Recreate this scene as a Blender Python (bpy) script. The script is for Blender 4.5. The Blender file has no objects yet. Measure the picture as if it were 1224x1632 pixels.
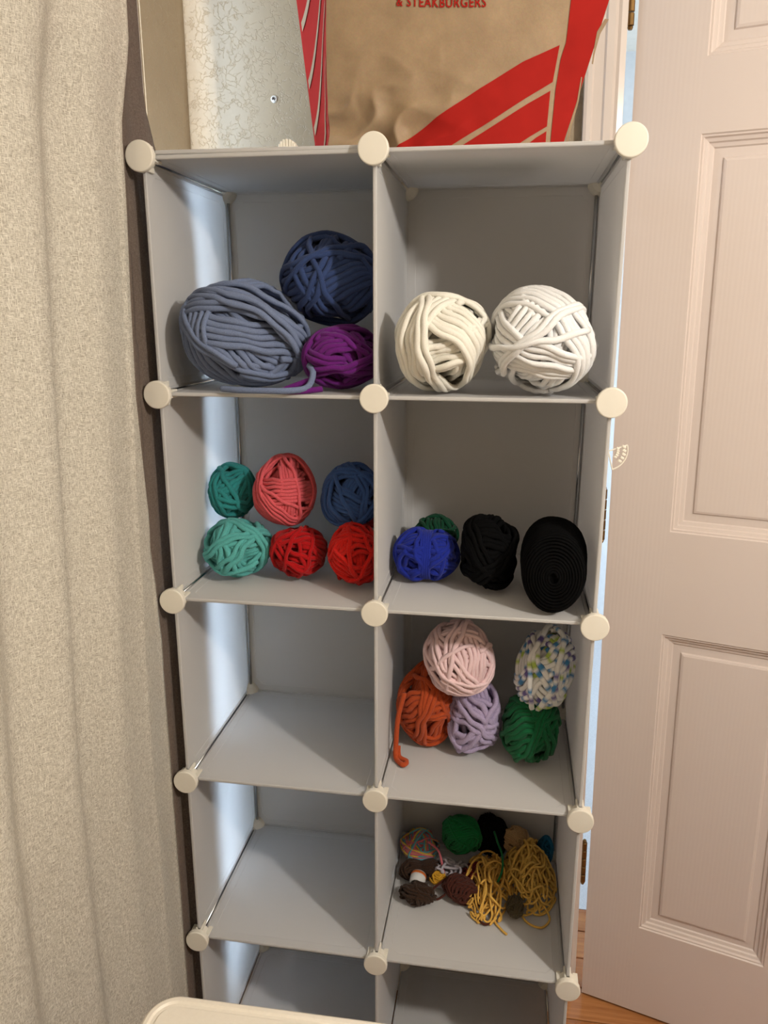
import bpy, math, random
import numpy as np
from mathutils import Vector, Matrix, noise

random.seed(4)
RNG = np.random.default_rng(4)
SC = bpy.context.scene
COL = SC.collection

# ---------------------------------------------------------------- scale
# The shelf's grid pitch is the working unit: 1 unit = S metres.
# origin: shelf's front plane, middle upright, top row; floor at unit z = FZ
S = 0.315
FZ = -5.195
def U(x, y, z):
    return Vector((x * S, y * S, (z - FZ) * S))
def UA(a):
    a = np.asarray(a, float)
    return (a - np.array([0, 0, FZ])) * S

# ---------------------------------------------------------------- camera
cam_d = bpy.data.cameras.new('camera')
cam = bpy.data.objects.new('camera', cam_d)
COL.objects.link(cam)
cam.location = U(0.5719, -3.3431, -0.6438)
cam.rotation_euler = (1.3174, -0.0006, 0.159)
cam_d.sensor_fit = 'VERTICAL'
cam_d.sensor_height = 36.0
cam_d.lens = 1218.8 / 1632.0 * 36.0
cam_d.clip_start = 0.02
SC.camera = cam

# ---------------------------------------------------------------- world, light, exposure
world = bpy.data.worlds.new('daylight')
SC.world = world
world.use_nodes = True
bg = world.node_tree.nodes['Background']
bg.inputs['Color'].default_value = (0.70, 0.85, 1.0, 1)
bg.inputs['Strength'].default_value = 11.0

def lamp(name, kind, loc, energy, color, **kw):
    d = bpy.data.lights.new(name, kind)
    d.energy = energy
    d.color = color
    for k, v in kw.items():
        setattr(d, k, v)
    o = bpy.data.objects.new(name, d)
    COL.objects.link(o)
    o.location = loc
    return o
LAMP_POS = U(3.9, -3.3, 1.05)
lamp('ceiling_bulb', 'POINT', LAMP_POS, 68.0, (1.0, 0.95, 0.88), shadow_soft_size=0.05)
# low sun raking in through the window, behind the curtain
sun = lamp('sun', 'SUN', U(-3, -12, 3), 3.0, (1.0, 0.98, 0.94), angle=math.radians(2.5))
sun.rotation_euler = Vector((0.10, 1.0, -0.30)).to_track_quat('-Z', 'Y').to_euler()
# daylight portals in the window and in the next room's glass door (they guide the sky's light, add none)
def portal(name, loc, rot, sx, sy):
    o = lamp(name, 'AREA', loc, 1.0, (1, 1, 1), shape='RECTANGLE', size=sx, size_y=sy)
    o.rotation_euler = rot
    o.data.cycles.is_portal = True
    return o
portal('window_daylight', U(-1.345, -1.37, -1.6), (0, -math.pi / 2, 0), 6.6 * S, 4.06 * S)
portal('far_door_daylight', U(6.95, 4.9, -1.9), (0, math.pi / 2, 0), 6.2 * S, 3.8 * S)

cy = SC.cycles
cy.max_bounces = 6; cy.diffuse_bounces = 3; cy.glossy_bounces = 3; cy.transmission_bounces = 5; cy.transparent_max_bounces = 6
cy.caustics_reflective = False; cy.caustics_refractive = False
vs = SC.view_settings
vs.view_transform = 'Standard'
vs.look = 'None'
vs.exposure = 0.0
vs.gamma = 1.0
vs.use_curve_mapping = False

# ---------------------------------------------------------------- helpers
def lin(c):
    out = []
    for v in c:
        v = v / 255.0
        out.append(v / 12.92 if v <= 0.04045 else ((v + 0.055) / 1.055) ** 2.4)
    return (out[0], out[1], out[2], 1.0)

def tag(o, label=None, cat=None, group=None, kind=None):
    if label: o['label'] = label
    if cat: o['category'] = cat
    if group: o['group'] = group
    if kind: o['kind'] = kind
    return o

def empty(name, loc):
    o = bpy.data.objects.new(name, None)
    o.empty_display_size = 0.02
    COL.objects.link(o)
    o.location = loc
    return o

def link(name, me, parent=None, loc=(0, 0, 0), rot=None):
    o = bpy.data.objects.new(name, me)
    COL.objects.link(o)
    o.location = loc
    if rot is not None: o.rotation_euler = rot
    if parent is not None: o.parent = parent
    return o

def mesh(name, V, F, mat, smooth=False, cols=None):
    me = bpy.data.meshes.new(name)
    V = np.asarray(V, float)
    me.from_pydata(V.tolist(), [], [tuple(int(i) for i in f) for f in F])
    if isinstance(mat, (list, tuple)):
        for m in mat: me.materials.append(m)
    elif mat is not None:
        me.materials.append(mat)
    if smooth:
        me.polygons.foreach_set('use_smooth', [True] * len(me.polygons))
    if cols is not None:
        a = me.color_attributes.new('Col', 'FLOAT_COLOR', 'POINT')
        a.data.foreach_set('color', np.asarray(cols, np.float32).ravel())
    me.validate()
    me.update()
    return me

class MB:
    """collects simple solids, in metres"""
    def __init__(self): self.V = []; self.F = []
    def add(self, V, F):
        n = len(self.V)
        self.V += [tuple(v) for v in V]
        self.F += [tuple(i + n for i in f) for f in F]
    def box(self, a, b):
        x0, y0, z0 = a; x1, y1, z1 = b
        self.add([(x0,y0,z0),(x1,y0,z0),(x1,y1,z0),(x0,y1,z0),(x0,y0,z1),(x1,y0,z1),(x1,y1,z1),(x0,y1,z1)],
                 [(0,3,2,1),(4,5,6,7),(0,1,5,4),(1,2,6,5),(2,3,7,6),(3,0,4,7)])
    def cbox(self, a, b, c):
        """box with chamfered edges"""
        x0, y0, z0 = a; x1, y1, z1 = b
        c = min(c, (x1-x0)*.45, (y1-y0)*.45, (z1-z0)*.45)
        rings = []
        for z, i in ((z0, c), (z0 + c, 0), (z1 - c, 0), (z1, c)):
            k = c
            rings.append([(x0+k, y0+i, z), (x1-k, y0+i, z), (x1-i, y0+k, z), (x1-i, y1-k, z),
                          (x1-k, y1-i, z), (x0+k, y1-i, z), (x0+i, y1-k, z), (x0+i, y0+k, z)])
        V = [p for r in rings for p in r]
        F = []
        for j in range(3):
            for i in range(8):
                F.append((j*8+i, j*8+(i+1) % 8, (j+1)*8+(i+1) % 8, (j+1)*8+i))
        F.append(tuple(range(7, -1, -1))); F.append(tuple(24+i for i in range(8)))
        self.add(V, F)
    def lathe(self, prof, axis='z', seg=24, at=(0, 0, 0)):
        """prof: (radius, height) list, closed with caps when radius > 0"""
        V = []
        for r, h in prof:
            for i in range(seg):
                t = 2*math.pi*i/seg
                p = (r*math.cos(t), r*math.sin(t), h)
                if axis == 'y': p = (p[0], p[2], -p[1])
                elif axis == 'x': p = (p[2], p[1], -p[0])
                V.append((p[0]+at[0], p[1]+at[1], p[2]+at[2]))
        F = []
        for j in range(len(prof)-1):
            for i in range(seg):
                F.append((j*seg+i, j*seg+(i+1) % seg, (j+1)*seg+(i+1) % seg, (j+1)*seg+i))
        F.append(tuple(range(seg-1, -1, -1)))
        F.append(tuple((len(prof)-1)*seg+i for i in range(seg)))
        self.add(V, F)
    def tube(self, pts, r, seg=6, closed=False):
        V, F = tube_np(np.array(pts, float), r, seg, closed)
        self.add(V.tolist(), F)
    def mesh(self, name, mat, smooth=False):
        return mesh(name, self.V, self.F, mat, smooth)
    def obj(self, name, mat, parent=None, smooth=False, origin=None):
        V = np.array(self.V)
        if origin is not None: V = V - np.array(origin)
        return link(name, mesh(name, V, self.F, mat, smooth), parent)

def tube_np(P, r, seg=6, closed=False, N=None, flat=1.0, rn=None):
    n = len(P)
    if closed:
        T = np.roll(P, -1, 0) - np.roll(P, 1, 0)
    else:
        T = np.gradient(P, axis=0)
    T /= np.linalg.norm(T, axis=1)[:, None] + 1e-12
    if N is None:
        ref = np.array([0.0, 0.0, 1.0])
        N = np.zeros_like(P)
        cur = np.cross(T[0], ref)
        if np.linalg.norm(cur) < 1e-3: cur = np.cross(T[0], np.array([1.0, 0, 0]))
        cur /= np.linalg.norm(cur)
        for i in range(n):
            cur = cur - T[i]*cur.dot(T[i])
            cur /= np.linalg.norm(cur) + 1e-12
            N[i] = cur
    B = np.cross(T, N); B /= np.linalg.norm(B, axis=1)[:, None] + 1e-12
    N = np.cross(B, T)
    a = np.linspace(0, 2*np.pi, seg, endpoint=False)
    rr = np.full(n, r) if rn is None else r*rn
    V = P[:, None, :] + rr[:, None, None]*(np.cos(a)[None, :, None]*B[:, None, :] + flat*np.sin(a)[None, :, None]*N[:, None, :])
    V = V.reshape(-1, 3)
    m = n if closed else n-1
    i = np.arange(m)[:, None]; j = np.arange(seg)[None, :]
    i2 = (i+1) % n; j2 = (j+1) % seg
    F = np.stack([i*seg+j, i*seg+j2, i2*seg+j2, i2*seg+j], -1).reshape(-1, 4).tolist()
    if not closed:
        F.append(list(range(seg-1, -1, -1))); F.append([(n-1)*seg+k for k in range(seg)])
    return V, F

def smooth_path(ctrl, n, closed=False):
    C = np.array(ctrl, float); k = len(C)
    out = []
    m = k if closed else k-1
    per = max(2, n//m)
    for i in range(m):
        p0 = C[(i-1) % k] if (closed or i > 0) else C[0]
        p1 = C[i]; p2 = C[(i+1) % k]
        p3 = C[(i+2) % k] if (closed or i+2 < k) else C[-1]
        for t in np.linspace(0, 1, per, endpoint=False):
            out.append(0.5*((2*p1)+(-p0+p2)*t+(2*p0-5*p1+4*p2-p3)*t*t+(-p0+3*p1-3*p2+p3)*t**3))
    if not closed: out.append(C[-1])
    return np.array(out)

# ---------------------------------------------------------------- materials
MATS = {}
def newmat(name):
    m = bpy.data.materials.new(name); m.use_nodes = True
    nt = m.node_tree
    b = nt.nodes['Principled BSDF']
    MATS[name] = m
    return m, nt, b
def N(nt, t, **kw):
    n = nt.nodes.new(t)
    for k, v in kw.items():
        if k in n.inputs: n.inputs[k].default_value = v
        else: setattr(n, k, v)
    return n
def coords(nt, scale=(1, 1, 1)):
    tc = N(nt, 'ShaderNodeTexCoord'); mp = N(nt, 'ShaderNodeMapping')
    mp.inputs['Scale'].default_value = scale
    nt.links.new(tc.outputs['Object'], mp.inputs['Vector'])
    return mp.outputs['Vector']
def ramp(nt, fac, stops):
    r = N(nt, 'ShaderNodeValToRGB')
    e = r.color_ramp.elements
    while len(e) < len(stops): e.new(0.5)
    for el, (p, c) in zip(e, stops): el.position = p; el.color = c
    nt.links.new(fac, r.inputs['Fac'])
    return r.outputs['Color']
def bump(nt, b, h, strength, dist=0.002):
    bp = N(nt, 'ShaderNodeBump'); bp.inputs['Strength'].default_value = strength; bp.inputs['Distance'].default_value = dist
    nt.links.new(h, bp.inputs['Height']); nt.links.new(bp.outputs['Normal'], b.inputs['Normal'])
    return bp

def simple(name, c, rough=0.5, metal=0.0, var=0.06, nscale=40.0, bstr=0.0, spec=0.5, coat=0.0):
    m, nt, b = newmat(name)
    v = coords(nt)
    n = N(nt, 'ShaderNodeTexNoise', Scale=nscale, Detail=3.0)
    nt.links.new(v, n.inputs['Vector'])
    l = lin(c); d = tuple(x*(1-var) for x in l[:3])+(1,)
    nt.links.new(ramp(nt, n.outputs['Fac'], [(0.3, d), (0.7, l)]), b.inputs['Base Color'])
    b.inputs['Roughness'].default_value = rough; b.inputs['Metallic'].default_value = metal
    b.inputs['Specular IOR Level'].default_value = spec
    b.inputs['Coat Weight'].default_value = coat
    if bstr: bump(nt, b, n.outputs['Fac'], bstr)
    return m

def mat_panel():
    """thin white polypropylene sheet: satin, lets light from behind glow through"""
    m, nt, b = newmat('panel_plastic')
    v = coords(nt)
    n = N(nt, 'ShaderNodeTexNoise', Scale=900.0, Detail=2.0)
    nt.links.new(v, n.inputs['Vector'])
    b.inputs['Base Color'].default_value = lin((232, 230, 228))
    b.inputs['Roughness'].default_value = 0.6
    b.inputs['Specular IOR Level'].default_value = 0.25
    bump(nt, b, n.outputs['Fac'], 0.08, 0.0005)
    t = N(nt, 'ShaderNodeBsdfTranslucent'); t.inputs['Color'].default_value = lin((240, 242, 245))
    mx = N(nt, 'ShaderNodeMixShader'); mx.inputs['Fac'].default_value = 0.34
    nt.links.new(b.outputs[0], mx.inputs[1]); nt.links.new(t.outputs[0], mx.inputs[2])
    nt.links.new(mx.outputs[0], nt.nodes['Material Output'].inputs['Surface'])
    return m

def mat_wall(name, c, strength=0.38):
    """skip-trowel plaster under eggshell paint"""
    m, nt, b = newmat(name)
    v = coords(nt)
    d = N(nt, 'ShaderNodeTexNoise', Scale=26.0, Detail=4.0, Roughness=0.6)
    nt.links.new(v, d.inputs['Vector'])
    mix = N(nt, 'ShaderNodeMixRGB', blend_type='LINEAR_LIGHT'); mix.inputs['Fac'].default_value = 0.035
    nt.links.new(v, mix.inputs['Color1']); nt.links.new(d.outputs['Color'], mix.inputs['Color2'])
    vo = N(nt, 'ShaderNodeTexVoronoi', feature='DISTANCE_TO_EDGE', Scale=64.0)
    nt.links.new(mix.outputs[0], vo.inputs['Vector'])
    n2 = N(nt, 'ShaderNodeTexNoise', Scale=60.0, Detail=2.0)
    nt.links.new(v, n2.inputs['Vector'])
    r1 = ramp(nt, vo.outputs['Distance'], [(0.0, (0, 0, 0, 1)), (0.07, (1, 1, 1, 1))])
    r2 = ramp(nt, n2.outputs['Fac'], [(0.40, (1, 1, 1, 1)), (0.54, (0, 0, 0, 1))])
    mm = N(nt, 'ShaderNodeMixRGB', blend_type='SCREEN'); mm.inputs['Fac'].default_value = 1.0
    nt.links.new(r1, mm.inputs['Color1']); nt.links.new(r2, mm.inputs['Color2'])
    bump(nt, b, mm.outputs[0], strength, 0.0016)
    l = lin(c); dk = tuple(x*0.93 for x in l[:3])+(1,)
    nt.links.new(ramp(nt, d.outputs['Fac'], [(0.3, dk), (0.7, l)]), b.inputs['Base Color'])
    b.inputs['Roughness'].default_value = 0.36
    return m

def mat_door(name, c, axis_scale):
    """semi-gloss paint over embossed wood grain"""
    m, nt, b = newmat(name)
    v = coords(nt, axis_scale)
    n = N(nt, 'ShaderNodeTexNoise', Scale=1.0, Detail=5.0, Roughness=0.65)
    nt.links.new(v, n.inputs['Vector'])
    w = N(nt, 'ShaderNodeTexWave', wave_type='BANDS', Scale=0.5, Distortion=3.0, Detail=2.0)
    nt.links.new(v, w.inputs['Vector'])
    mx = N(nt, 'ShaderNodeMath', operation='ADD'); nt.links.new(n.outputs['Fac'], mx.inputs[0]); nt.links.new(w.outputs['Fac'], mx.inputs[1])
    bump(nt, b, mx.outputs[0], 0.09, 0.0008)
    b.inputs['Base Color'].default_value = lin(c)
    b.inputs['Roughness'].default_value = 0.38
    return m

def mat_curtain(name='curtain_linen', tones=((158, 150, 136), (216, 210, 196), (246, 242, 232))):
    """heathered linen weave: fine crossed slubs of light and taupe thread"""
    m, nt, b = newmat(name)
    outs = []
    for sc in ((75, 1200, 170), (75, 200, 1450)):
        v = coords(nt, sc)
        n = N(nt, 'ShaderNodeTexNoise', Scale=1.0, Detail=3.0, Roughness=0.7)
        nt.links.new(v, n.inputs['Vector'])
        outs.append(n.outputs['Fac'])
    a = N(nt, 'ShaderNodeMath', operation='MAXIMUM')
    nt.links.new(outs[0], a.inputs[0]); nt.links.new(outs[1], a.inputs[1])
    colr = ramp(nt, a.outputs[0], [(0.42, lin(tones[0])), (0.58, lin(tones[1])), (0.72, lin(tones[2]))])
    nt.links.new(colr, b.inputs['Base Color'])
    b.inputs['Roughness'].default_value = 0.85
    b.inputs['Specular IOR Level'].default_value = 0.25
    bump(nt, b, a.outputs[0], 0.35, 0.0008)
    t = N(nt, 'ShaderNodeBsdfTranslucent')
    nt.links.new(colr, t.inputs['Color'])
    mx = N(nt, 'ShaderNodeMixShader'); mx.inputs['Fac'].default_value = 0.03
    nt.links.new(b.outputs[0], mx.inputs[1]); nt.links.new(t.outputs[0], mx.inputs[2])
    nt.links.new(mx.outputs[0], nt.nodes['Material Output'].inputs['Surface'])
    return m

def mat_wood(name, c1, c2):
    m, nt, b = newmat(name)
    v = coords(nt, (3, 60, 60))
    n = N(nt, 'ShaderNodeTexNoise', Scale=1.5, Detail=6.0, Roughness=0.65)
    nt.links.new(v, n.inputs['Vector'])
    nt.links.new(ramp(nt, n.outputs['Fac'], [(0.3, lin(c1)), (0.7, lin(c2))]), b.inputs['Base Color'])
    b.inputs['Roughness'].default_value = 0.22
    bump(nt, b, n.outputs['Fac'], 0.1, 0.0005)
    return m

def mat_kraft():
    m, nt, b = newmat('kraft_paper')
    v = coords(nt)
    n = N(nt, 'ShaderNodeTexNoise', Scale=14.0, Detail=6.0, Roughness=0.7); nt.links.new(v, n.inputs['Vector'])
    f = N(nt, 'ShaderNodeTexNoise', Scale=420.0, Detail=3.0); nt.links.new(v, f.inputs['Vector'])
    c1 = ramp(nt, n.outputs['Fac'], [(0.3, lin((160, 134, 104))), (0.7, lin((184, 156, 122)))])
    mx = N(nt, 'ShaderNodeMixRGB', blend_type='MULTIPLY'); mx.inputs['Fac'].default_value = 0.25
    nt.links.new(c1, mx.inputs['Color1']); nt.links.new(f.outputs['Color'], mx.inputs['Color2'])
    nt.links.new(mx.outputs[0], b.inputs['Base Color'])
    b.inputs['Roughness'].default_value = 0.62
    bump(nt, b, n.outputs['Fac'], 0.25, 0.003)
    return m

def mat_yarn(name, c, attr=False, low=.6, fuzz=1.0, sheen=0.35, rough=0.9, nscale=700.0):
    """velvety chenille / spun yarn"""
    m, nt, b = newmat(name)
    v = coords(nt)
    n = N(nt, 'ShaderNodeTexNoise', Scale=nscale, Detail=3.0, Roughness=0.7); nt.links.new(v, n.inputs['Vector'])
    if attr:
        at = N(nt, 'ShaderNodeAttribute', attribute_name='Col'); base = at.outputs['Color']
    else:
        base = None
    g = ramp(nt, n.outputs['Fac'], [(0.32, (low, low, low, 1)), (0.66, (1, 1, 1, 1))])
    mx = N(nt, 'ShaderNodeMixRGB', blend_type='MULTIPLY'); mx.inputs['Fac'].default_value = 0.75
    if base: nt.links.new(base, mx.inputs['Color1'])
    else: mx.inputs['Color1'].default_value = lin(c)
    nt.links.new(g, mx.inputs['Color2'])
    nt.links.new(mx.outputs[0], b.inputs['Base Color'])
    b.inputs['Roughness'].default_value = rough
    b.inputs['Specular IOR Level'].default_value = 0.12
    b.inputs['Sheen Weight'].default_value = sheen
    b.inputs['Sheen Roughness'].default_value = 0.5
    l = lin(c)
    b.inputs['Sheen Tint'].default_value = tuple(min(1, 0.3+0.7*x) for x in l[:3])+(1,)
    bump(nt, b, n.outputs['Fac'], 0.6*fuzz, 0.0012)
    return m

def mat_glass():
    m, nt, b = newmat('window_glass')
    t = N(nt, 'ShaderNodeBsdfTransparent'); g = N(nt, 'ShaderNodeBsdfGlossy'); g.inputs['Roughness'].default_value = 0.02
    mx = N(nt, 'ShaderNodeMixShader')
    mx.inputs['Fac'].default_value = 0.06; nt.links.new(t.outputs[0], mx.inputs[1]); nt.links.new(g.outputs[0], mx.inputs[2])
    nt.links.new(mx.outputs[0], nt.nodes['Material Output'].inputs['Surface'])
    return m

PANEL = mat_panel()
IVORY = simple('connector_plastic', (240, 234, 220), 0.42, var=0.02)
CHROME = simple('steel_wire', (200, 202, 205), 0.22, metal=1.0, var=0.05)
WALLM = mat_wall('wall_plaster', (166, 148, 122))
CEIL = simple('ceiling_paint', (225, 218, 205), 0.8)
TRIM = simple('trim_gloss_paint', (216, 204, 196), 0.22, var=0.03, nscale=12, bstr=0.05)
DOORV = mat_door('door_paint_upright_grain', (220, 206, 198), (90, 90, 3))
DOORH = mat_door('door_paint_level_grain', (220, 206, 198), (3, 90, 90))
CURT = mat_curtain()
CURT_SHADE = mat_curtain('curtain_linen_shaded', ((92, 80, 72), (120, 106, 96), (142, 128, 116)))  # same linen in darker tones: shade on the far edge painted in
BRASS = simple('aged_brass', (150, 120, 78), 0.35, metal=1.0, var=0.3)
KRAFT = mat_kraft()
REDINK = simple('red_ink', (172, 34, 28), 0.8, var=0.12, nscale=30, spec=0.15)
TABLEW = simple('table_plastic', (236, 228, 214), 0.45, var=0.03, nscale=300, bstr=0.08)
STEELG = simple('grey_tube_steel', (120, 122, 125), 0.4, metal=0.7)
GLASS = mat_glass()
DARK = simple('dark_recess', (40, 36, 32), 0.8)
PAPERW = simple('white_label_paper', (232, 230, 226), 0.6, var=0.05)
WOODS = [mat_wood('floor_oak_%d' % i, a, b) for i, (a, b) in enumerate((((150, 92, 48), (190, 128, 74)), ((140, 82, 42), (180, 118, 66)), ((160, 102, 58), (200, 140, 86))))]

# ---------------------------------------------------------------- the room
XL, YW, XR, YB, ZC = -1.2402, 1.10, 6.6, -7.2, 2.62
T = 0.06
def struct(name, boxes, mat):
    m = MB()
    for a, b in boxes: m.box(U(*a), U(*b))
    o = m.obj(name, mat)
    o['kind'] = 'structure'
    return o
WY0, WY1, WZ0, WZ1 = -3.4, 0.66, -4.9, 1.7        # window opening in the left wall
XW = -1.282                                        # wall face where the window sits; the last strip splays in to the corner
wl = MB()
for a, b in (((XW-T, YB, FZ), (XW, WY0, ZC)), ((XW-T, WY0, FZ), (XW, WY1, WZ0)), ((XW-T, WY0, WZ1), (XW, WY1, ZC))): wl.box(U(*a), U(*b))
pts = [(XW, WY1), (XL, YW), (XL-.05, YW+.1), (XW-T, YW+.1), (XW-T, WY1)]
wl.add([U(x, y_, z) for z in (FZ, ZC) for x, y_ in pts], [(4, 3, 2, 1, 0), (5, 6, 7, 8, 9)] + [(i, (i+1) % 5, 5+(i+1) % 5, 5+i) for i in range(5)])
wlo = wl.obj('wall_left', WALLM); wlo['kind'] = 'structure'
DX0, DX1, DZ1 = 1.08, 3.85, 1.56                  # doorway
struct('wall_back', [((XL-T, YW, FZ), (DX0, YW+.35, ZC)), ((DX1, YW, FZ), (XR+T, YW+.35, ZC)), ((DX0, YW, DZ1), (DX1, YW+.35, ZC))], WALLM)
struct('wall_right', [((XR, YB, FZ), (XR+T, YW, ZC))], WALLM)
struct('wall_rear', [((XL-T, YB-T, FZ), (XR+T, YB, ZC))], WALLM)
struct('ceiling', [((XL-T, YB-T, ZC), (XR+T, YW+.35, ZC+.2))], CEIL)
# the next room, seen through the hinge gap: pale blue walls and a glazed door to the sky on its right
FARW = simple('far_wall_paint', (226, 228, 230), 0.8)
struct('wall_far_room', [((-1.0, 8.0, FZ), (XR+.2, 8.2, ZC)), ((-1.2, YW+.35, FZ), (-1.0, 8.2, ZC)),
                         ((XR, YW+.35, FZ), (XR+.2, 3.0, ZC)), ((XR, 6.8, FZ), (XR+.2, 8.0, ZC)), ((XR, 3.0, 1.2), (XR+.2, 6.8, ZC))], FARW)
struct('floor_far_room', [((-1.0, 1.9, FZ-.045), (XR, 8.0, FZ+.004))], simple('pale_floor_sheen', (206, 208, 212), 0.95, var=0.2, nscale=400, bstr=0.3))  # pale colour paints in the daylight reflected off this floor
struct('ceiling_far_room', [((-1.2, YW+.35, ZC), (XR+.2, 8.2, ZC+.2))], CEIL)
m = MB(); m.cbox(U(XR+.02, 3.0, FZ), U(XR+.12, 3.12, 1.2), .004); m.cbox(U(XR+.02, 6.68, FZ), U(XR+.12, 6.8, 1.2), .004)
m.cbox(U(XR+.02, 3.12, FZ), U(XR+.12, 6.68, FZ+.3), .004); m.cbox(U(XR+.02, 3.12, 1.08), U(XR+.12, 6.68, 1.2), .004)
d2 = m.obj('door_2', TRIM); d2['kind'] = 'structure'
m = MB(); m.box(U(XR+.06, 3.12, FZ+.3), U(XR+.075, 6.68, 1.08)); m.obj('pane', GLASS, d2)

# floor: sub-floor with oak planks laid along X
fl = struct('floor', [((XL-T, YB-T, FZ-.25), (XR+T, 8.2, FZ-.045))], DARK)
pw = 0.26
pl_mesh = {}
y = -3.0
row = 0
while y < 1.85:
    x = XL - (0.9*row % 3.1)
    while x < 5.2:
        ln = 3.1
        x0, x1 = max(x, XL), min(x+ln, 5.2)
        if x1 - x0 > .1:
            key = (round(x1-x0, 3), random.randrange(3))
            if key not in pl_mesh:
                mb = MB(); mb.cbox((0, 0, 0), ((x1-x0-.008)*S, (pw-.008)*S, .045*S), .0012)
                pl_mesh[key] = mb.mesh('plank', WOODS[key[1]])
            link('plank', pl_mesh[key], fl, U(x0, y, FZ-.045))
        x += ln
    y += pw; row += 1

# baseboards
def board(name, a, b):
    m = MB(); m.cbox(U(*a), U(*b), .004); o = m.obj(name, TRIM); o['kind'] = 'structure'
board('baseboard_back', (XL, YW-.045, FZ), (.96, YW, FZ+.28))
board('baseboard_right', (XR-.045, YB, FZ), (XR, YW, FZ+.28))
board('baseboard_left', (XW, YB, FZ), (XW+.045, WY0, FZ+.28))

# window behind the curtain
m = MB()
for a, b in (((WY0, WZ0), (WY1, WZ0+.14)), ((WY0, WZ1-.14), (WY1, WZ1)), ((WY0, WZ0+.14), (WY0+.14, WZ1-.14)), ((WY1-.03, WZ0+.14), (WY1, WZ1-.14)), ((-1.1, WZ0+.14), (-.98, WZ1-.14))):
    m.cbox(U(XW-.032, a[0], a[1]), U(XW-.006, b[0], b[1]), .004)
w1 = m.obj('window_1', TRIM); w1['kind'] = 'structure'
for a, b in ((WY0+.14, -1.1), (-.98, WY1-.03)):
    m = MB(); m.box(U(XW-.022, a, WZ0+.14), U(XW-.016, b, WZ1-.14)); m.obj('pane', GLASS, w1)

# ---------------------------------------------------------------- doorway trim and door
LEAN = -0.0177
def leaned(V):
    V = np.array(V, float)
    V[:, 0] += LEAN*(V[:, 2] - (-5.08-FZ)*S)
    return V
def put(m, name, mat, parent=None, smooth=False):
    return link(name, mesh(name, leaned(m.V), m.F, mat, smooth), parent)
m = MB()
# casing profile across X: back band, cove, bead, inner edge
prof = [(0.9926, 0.0330), (0.9926, 0.0570), (1.0078, 0.0600), (1.0282, 0.0570), (1.0384, 0.0450), (1.0842, 0.0396), (1.0944, 0.0468), (1.1300, 0.0432), (1.1453, 0.0336), (1.1606, 0.0360), (1.1891, 0.0288), (1.1891, 0.0000), (0.9926, 0.0000)]
n = len(prof)
V = []; F = []
for z in (FZ, 1.661):
    for (x, dpt) in prof: V.append(U(x, YW-dpt, z))
for i in range(n): F.append((i, (i+1) % n, n+(i+1) % n, n+i))
F.append(tuple(range(n-1, -1, -1))); F.append(tuple(n+i for i in range(n)))
m.add(V, F)
cs = put(m, 'trim_1', TRIM); cs['kind'] = 'structure'
m = MB(); m.cbox(U(1.165, YW-.02, FZ), U(1.192, YW+.37, 1.54), .002)
m.box(U(1.192, YW+.2, FZ), U(1.212, YW+.3, 1.54))
jb = put(m, 'jamb', TRIM, cs)

ANG = 0.2809
HX, HY = 1.2298, 1.10
dt = Vector((math.cos(ANG), -math.sin(ANG), 0)); dn = Vector((-math.sin(ANG), -math.cos(ANG), 0))   # along the door, out of its face
def D(s, z, out=0.0):
    p = Vector((HX, HY, 0)) + dt*s + dn*out
    return U(p.x, p.y, z)
door = empty('door_1', U(HX, HY, FZ))
tag(door, 'six-panel white painted interior door standing ajar right of the shelf', 'door', kind='structure')
def dpart(m, name, mat, parent=door, smooth=False):
    o = link(name, mesh(name, leaned(m.V) - np.array(U(HX, HY, FZ)), m.F, mat, smooth), parent)
    return o
def dbox(s0, s1, z0, z1, o0, o1, c=0.0):
    """box in door space"""
    V = []
    for z in (z0, z1):
        for (s, o) in ((s0, o1), (s1, o1), (s1, o0), (s0, o0)): V.append(D(s, z, o))
    return V, [(3,2,1,0),(4,5,6,7),(0,1,5,4),(1,2,6,5),(2,3,7,6),(3,0,4,7)]
DT = -0.115
DW = 2.546
st = 0.3483
zr = [-5.171, -4.507, -2.453, -1.833, 0.224, 0.570, 1.101, 1.437]    # rail / panel levels
cols_ = [(st, 1.0814), (DW-1.0814, DW-st)]
def rail(name, s0, s1, z0, z1, mat):
    m = MB(); m.add(*dbox(s0, s1, z0, z1, DT, 0)); dpart(m, name, mat)
rail('stile', 0.012, st, zr[0], zr[7], DOORV); rail('stile', DW-st, DW, zr[0], zr[7], DOORV)
for a, b in ((0, 1), (2, 3), (4, 5), (6, 7)): rail('rail', st, DW-st, zr[a], zr[b], DOORH)
for a, b in ((1, 2), (3, 4), (5, 6)):
    rail('mullion', 1.0814, DW-1.0814, zr[a], zr[b], DOORV)
    for (s0, s1) in cols_:
        rings = [(0, 0), (.006, -.008), (.014, -.008), (.020, -.020), (.036, -.024), (.042, -.034), (.060, -.038), (.066, -.046), (.110, -.044), (.116, -.034), (.128, -.030)]
        V = []; F = []
        for ins, dep in rings:
            for (s, z) in ((s0+ins, zr[a]+ins), (s1-ins, zr[a]+ins), (s1-ins, zr[b]-ins), (s0+ins, zr[b]-ins)): V.append(D(s, z, dep))
        for j in range(len(rings)-1):
            for i in range(4): F.append((j*4+i, j*4+(i+1) % 4, j*4+4+(i+1) % 4, j*4+4+i))
        k = len(rings)*4-4
        F.append((k, k+1, k+2, k+3))
        kb = len(V)
        for (s, z) in ((s0, zr[a]), (s1, zr[a]), (s1, zr[b]), (s0, zr[b])): V.append(D(s, z, DT+.02))
        F.append((kb+3, kb+2, kb+1, kb))
        for i in range(4): F.append((kb+i, kb+(i+1) % 4, (i+1) % 4, i))
        m = MB(); m.add(V, F); dpart(m, 'panel', DOORV)
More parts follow.
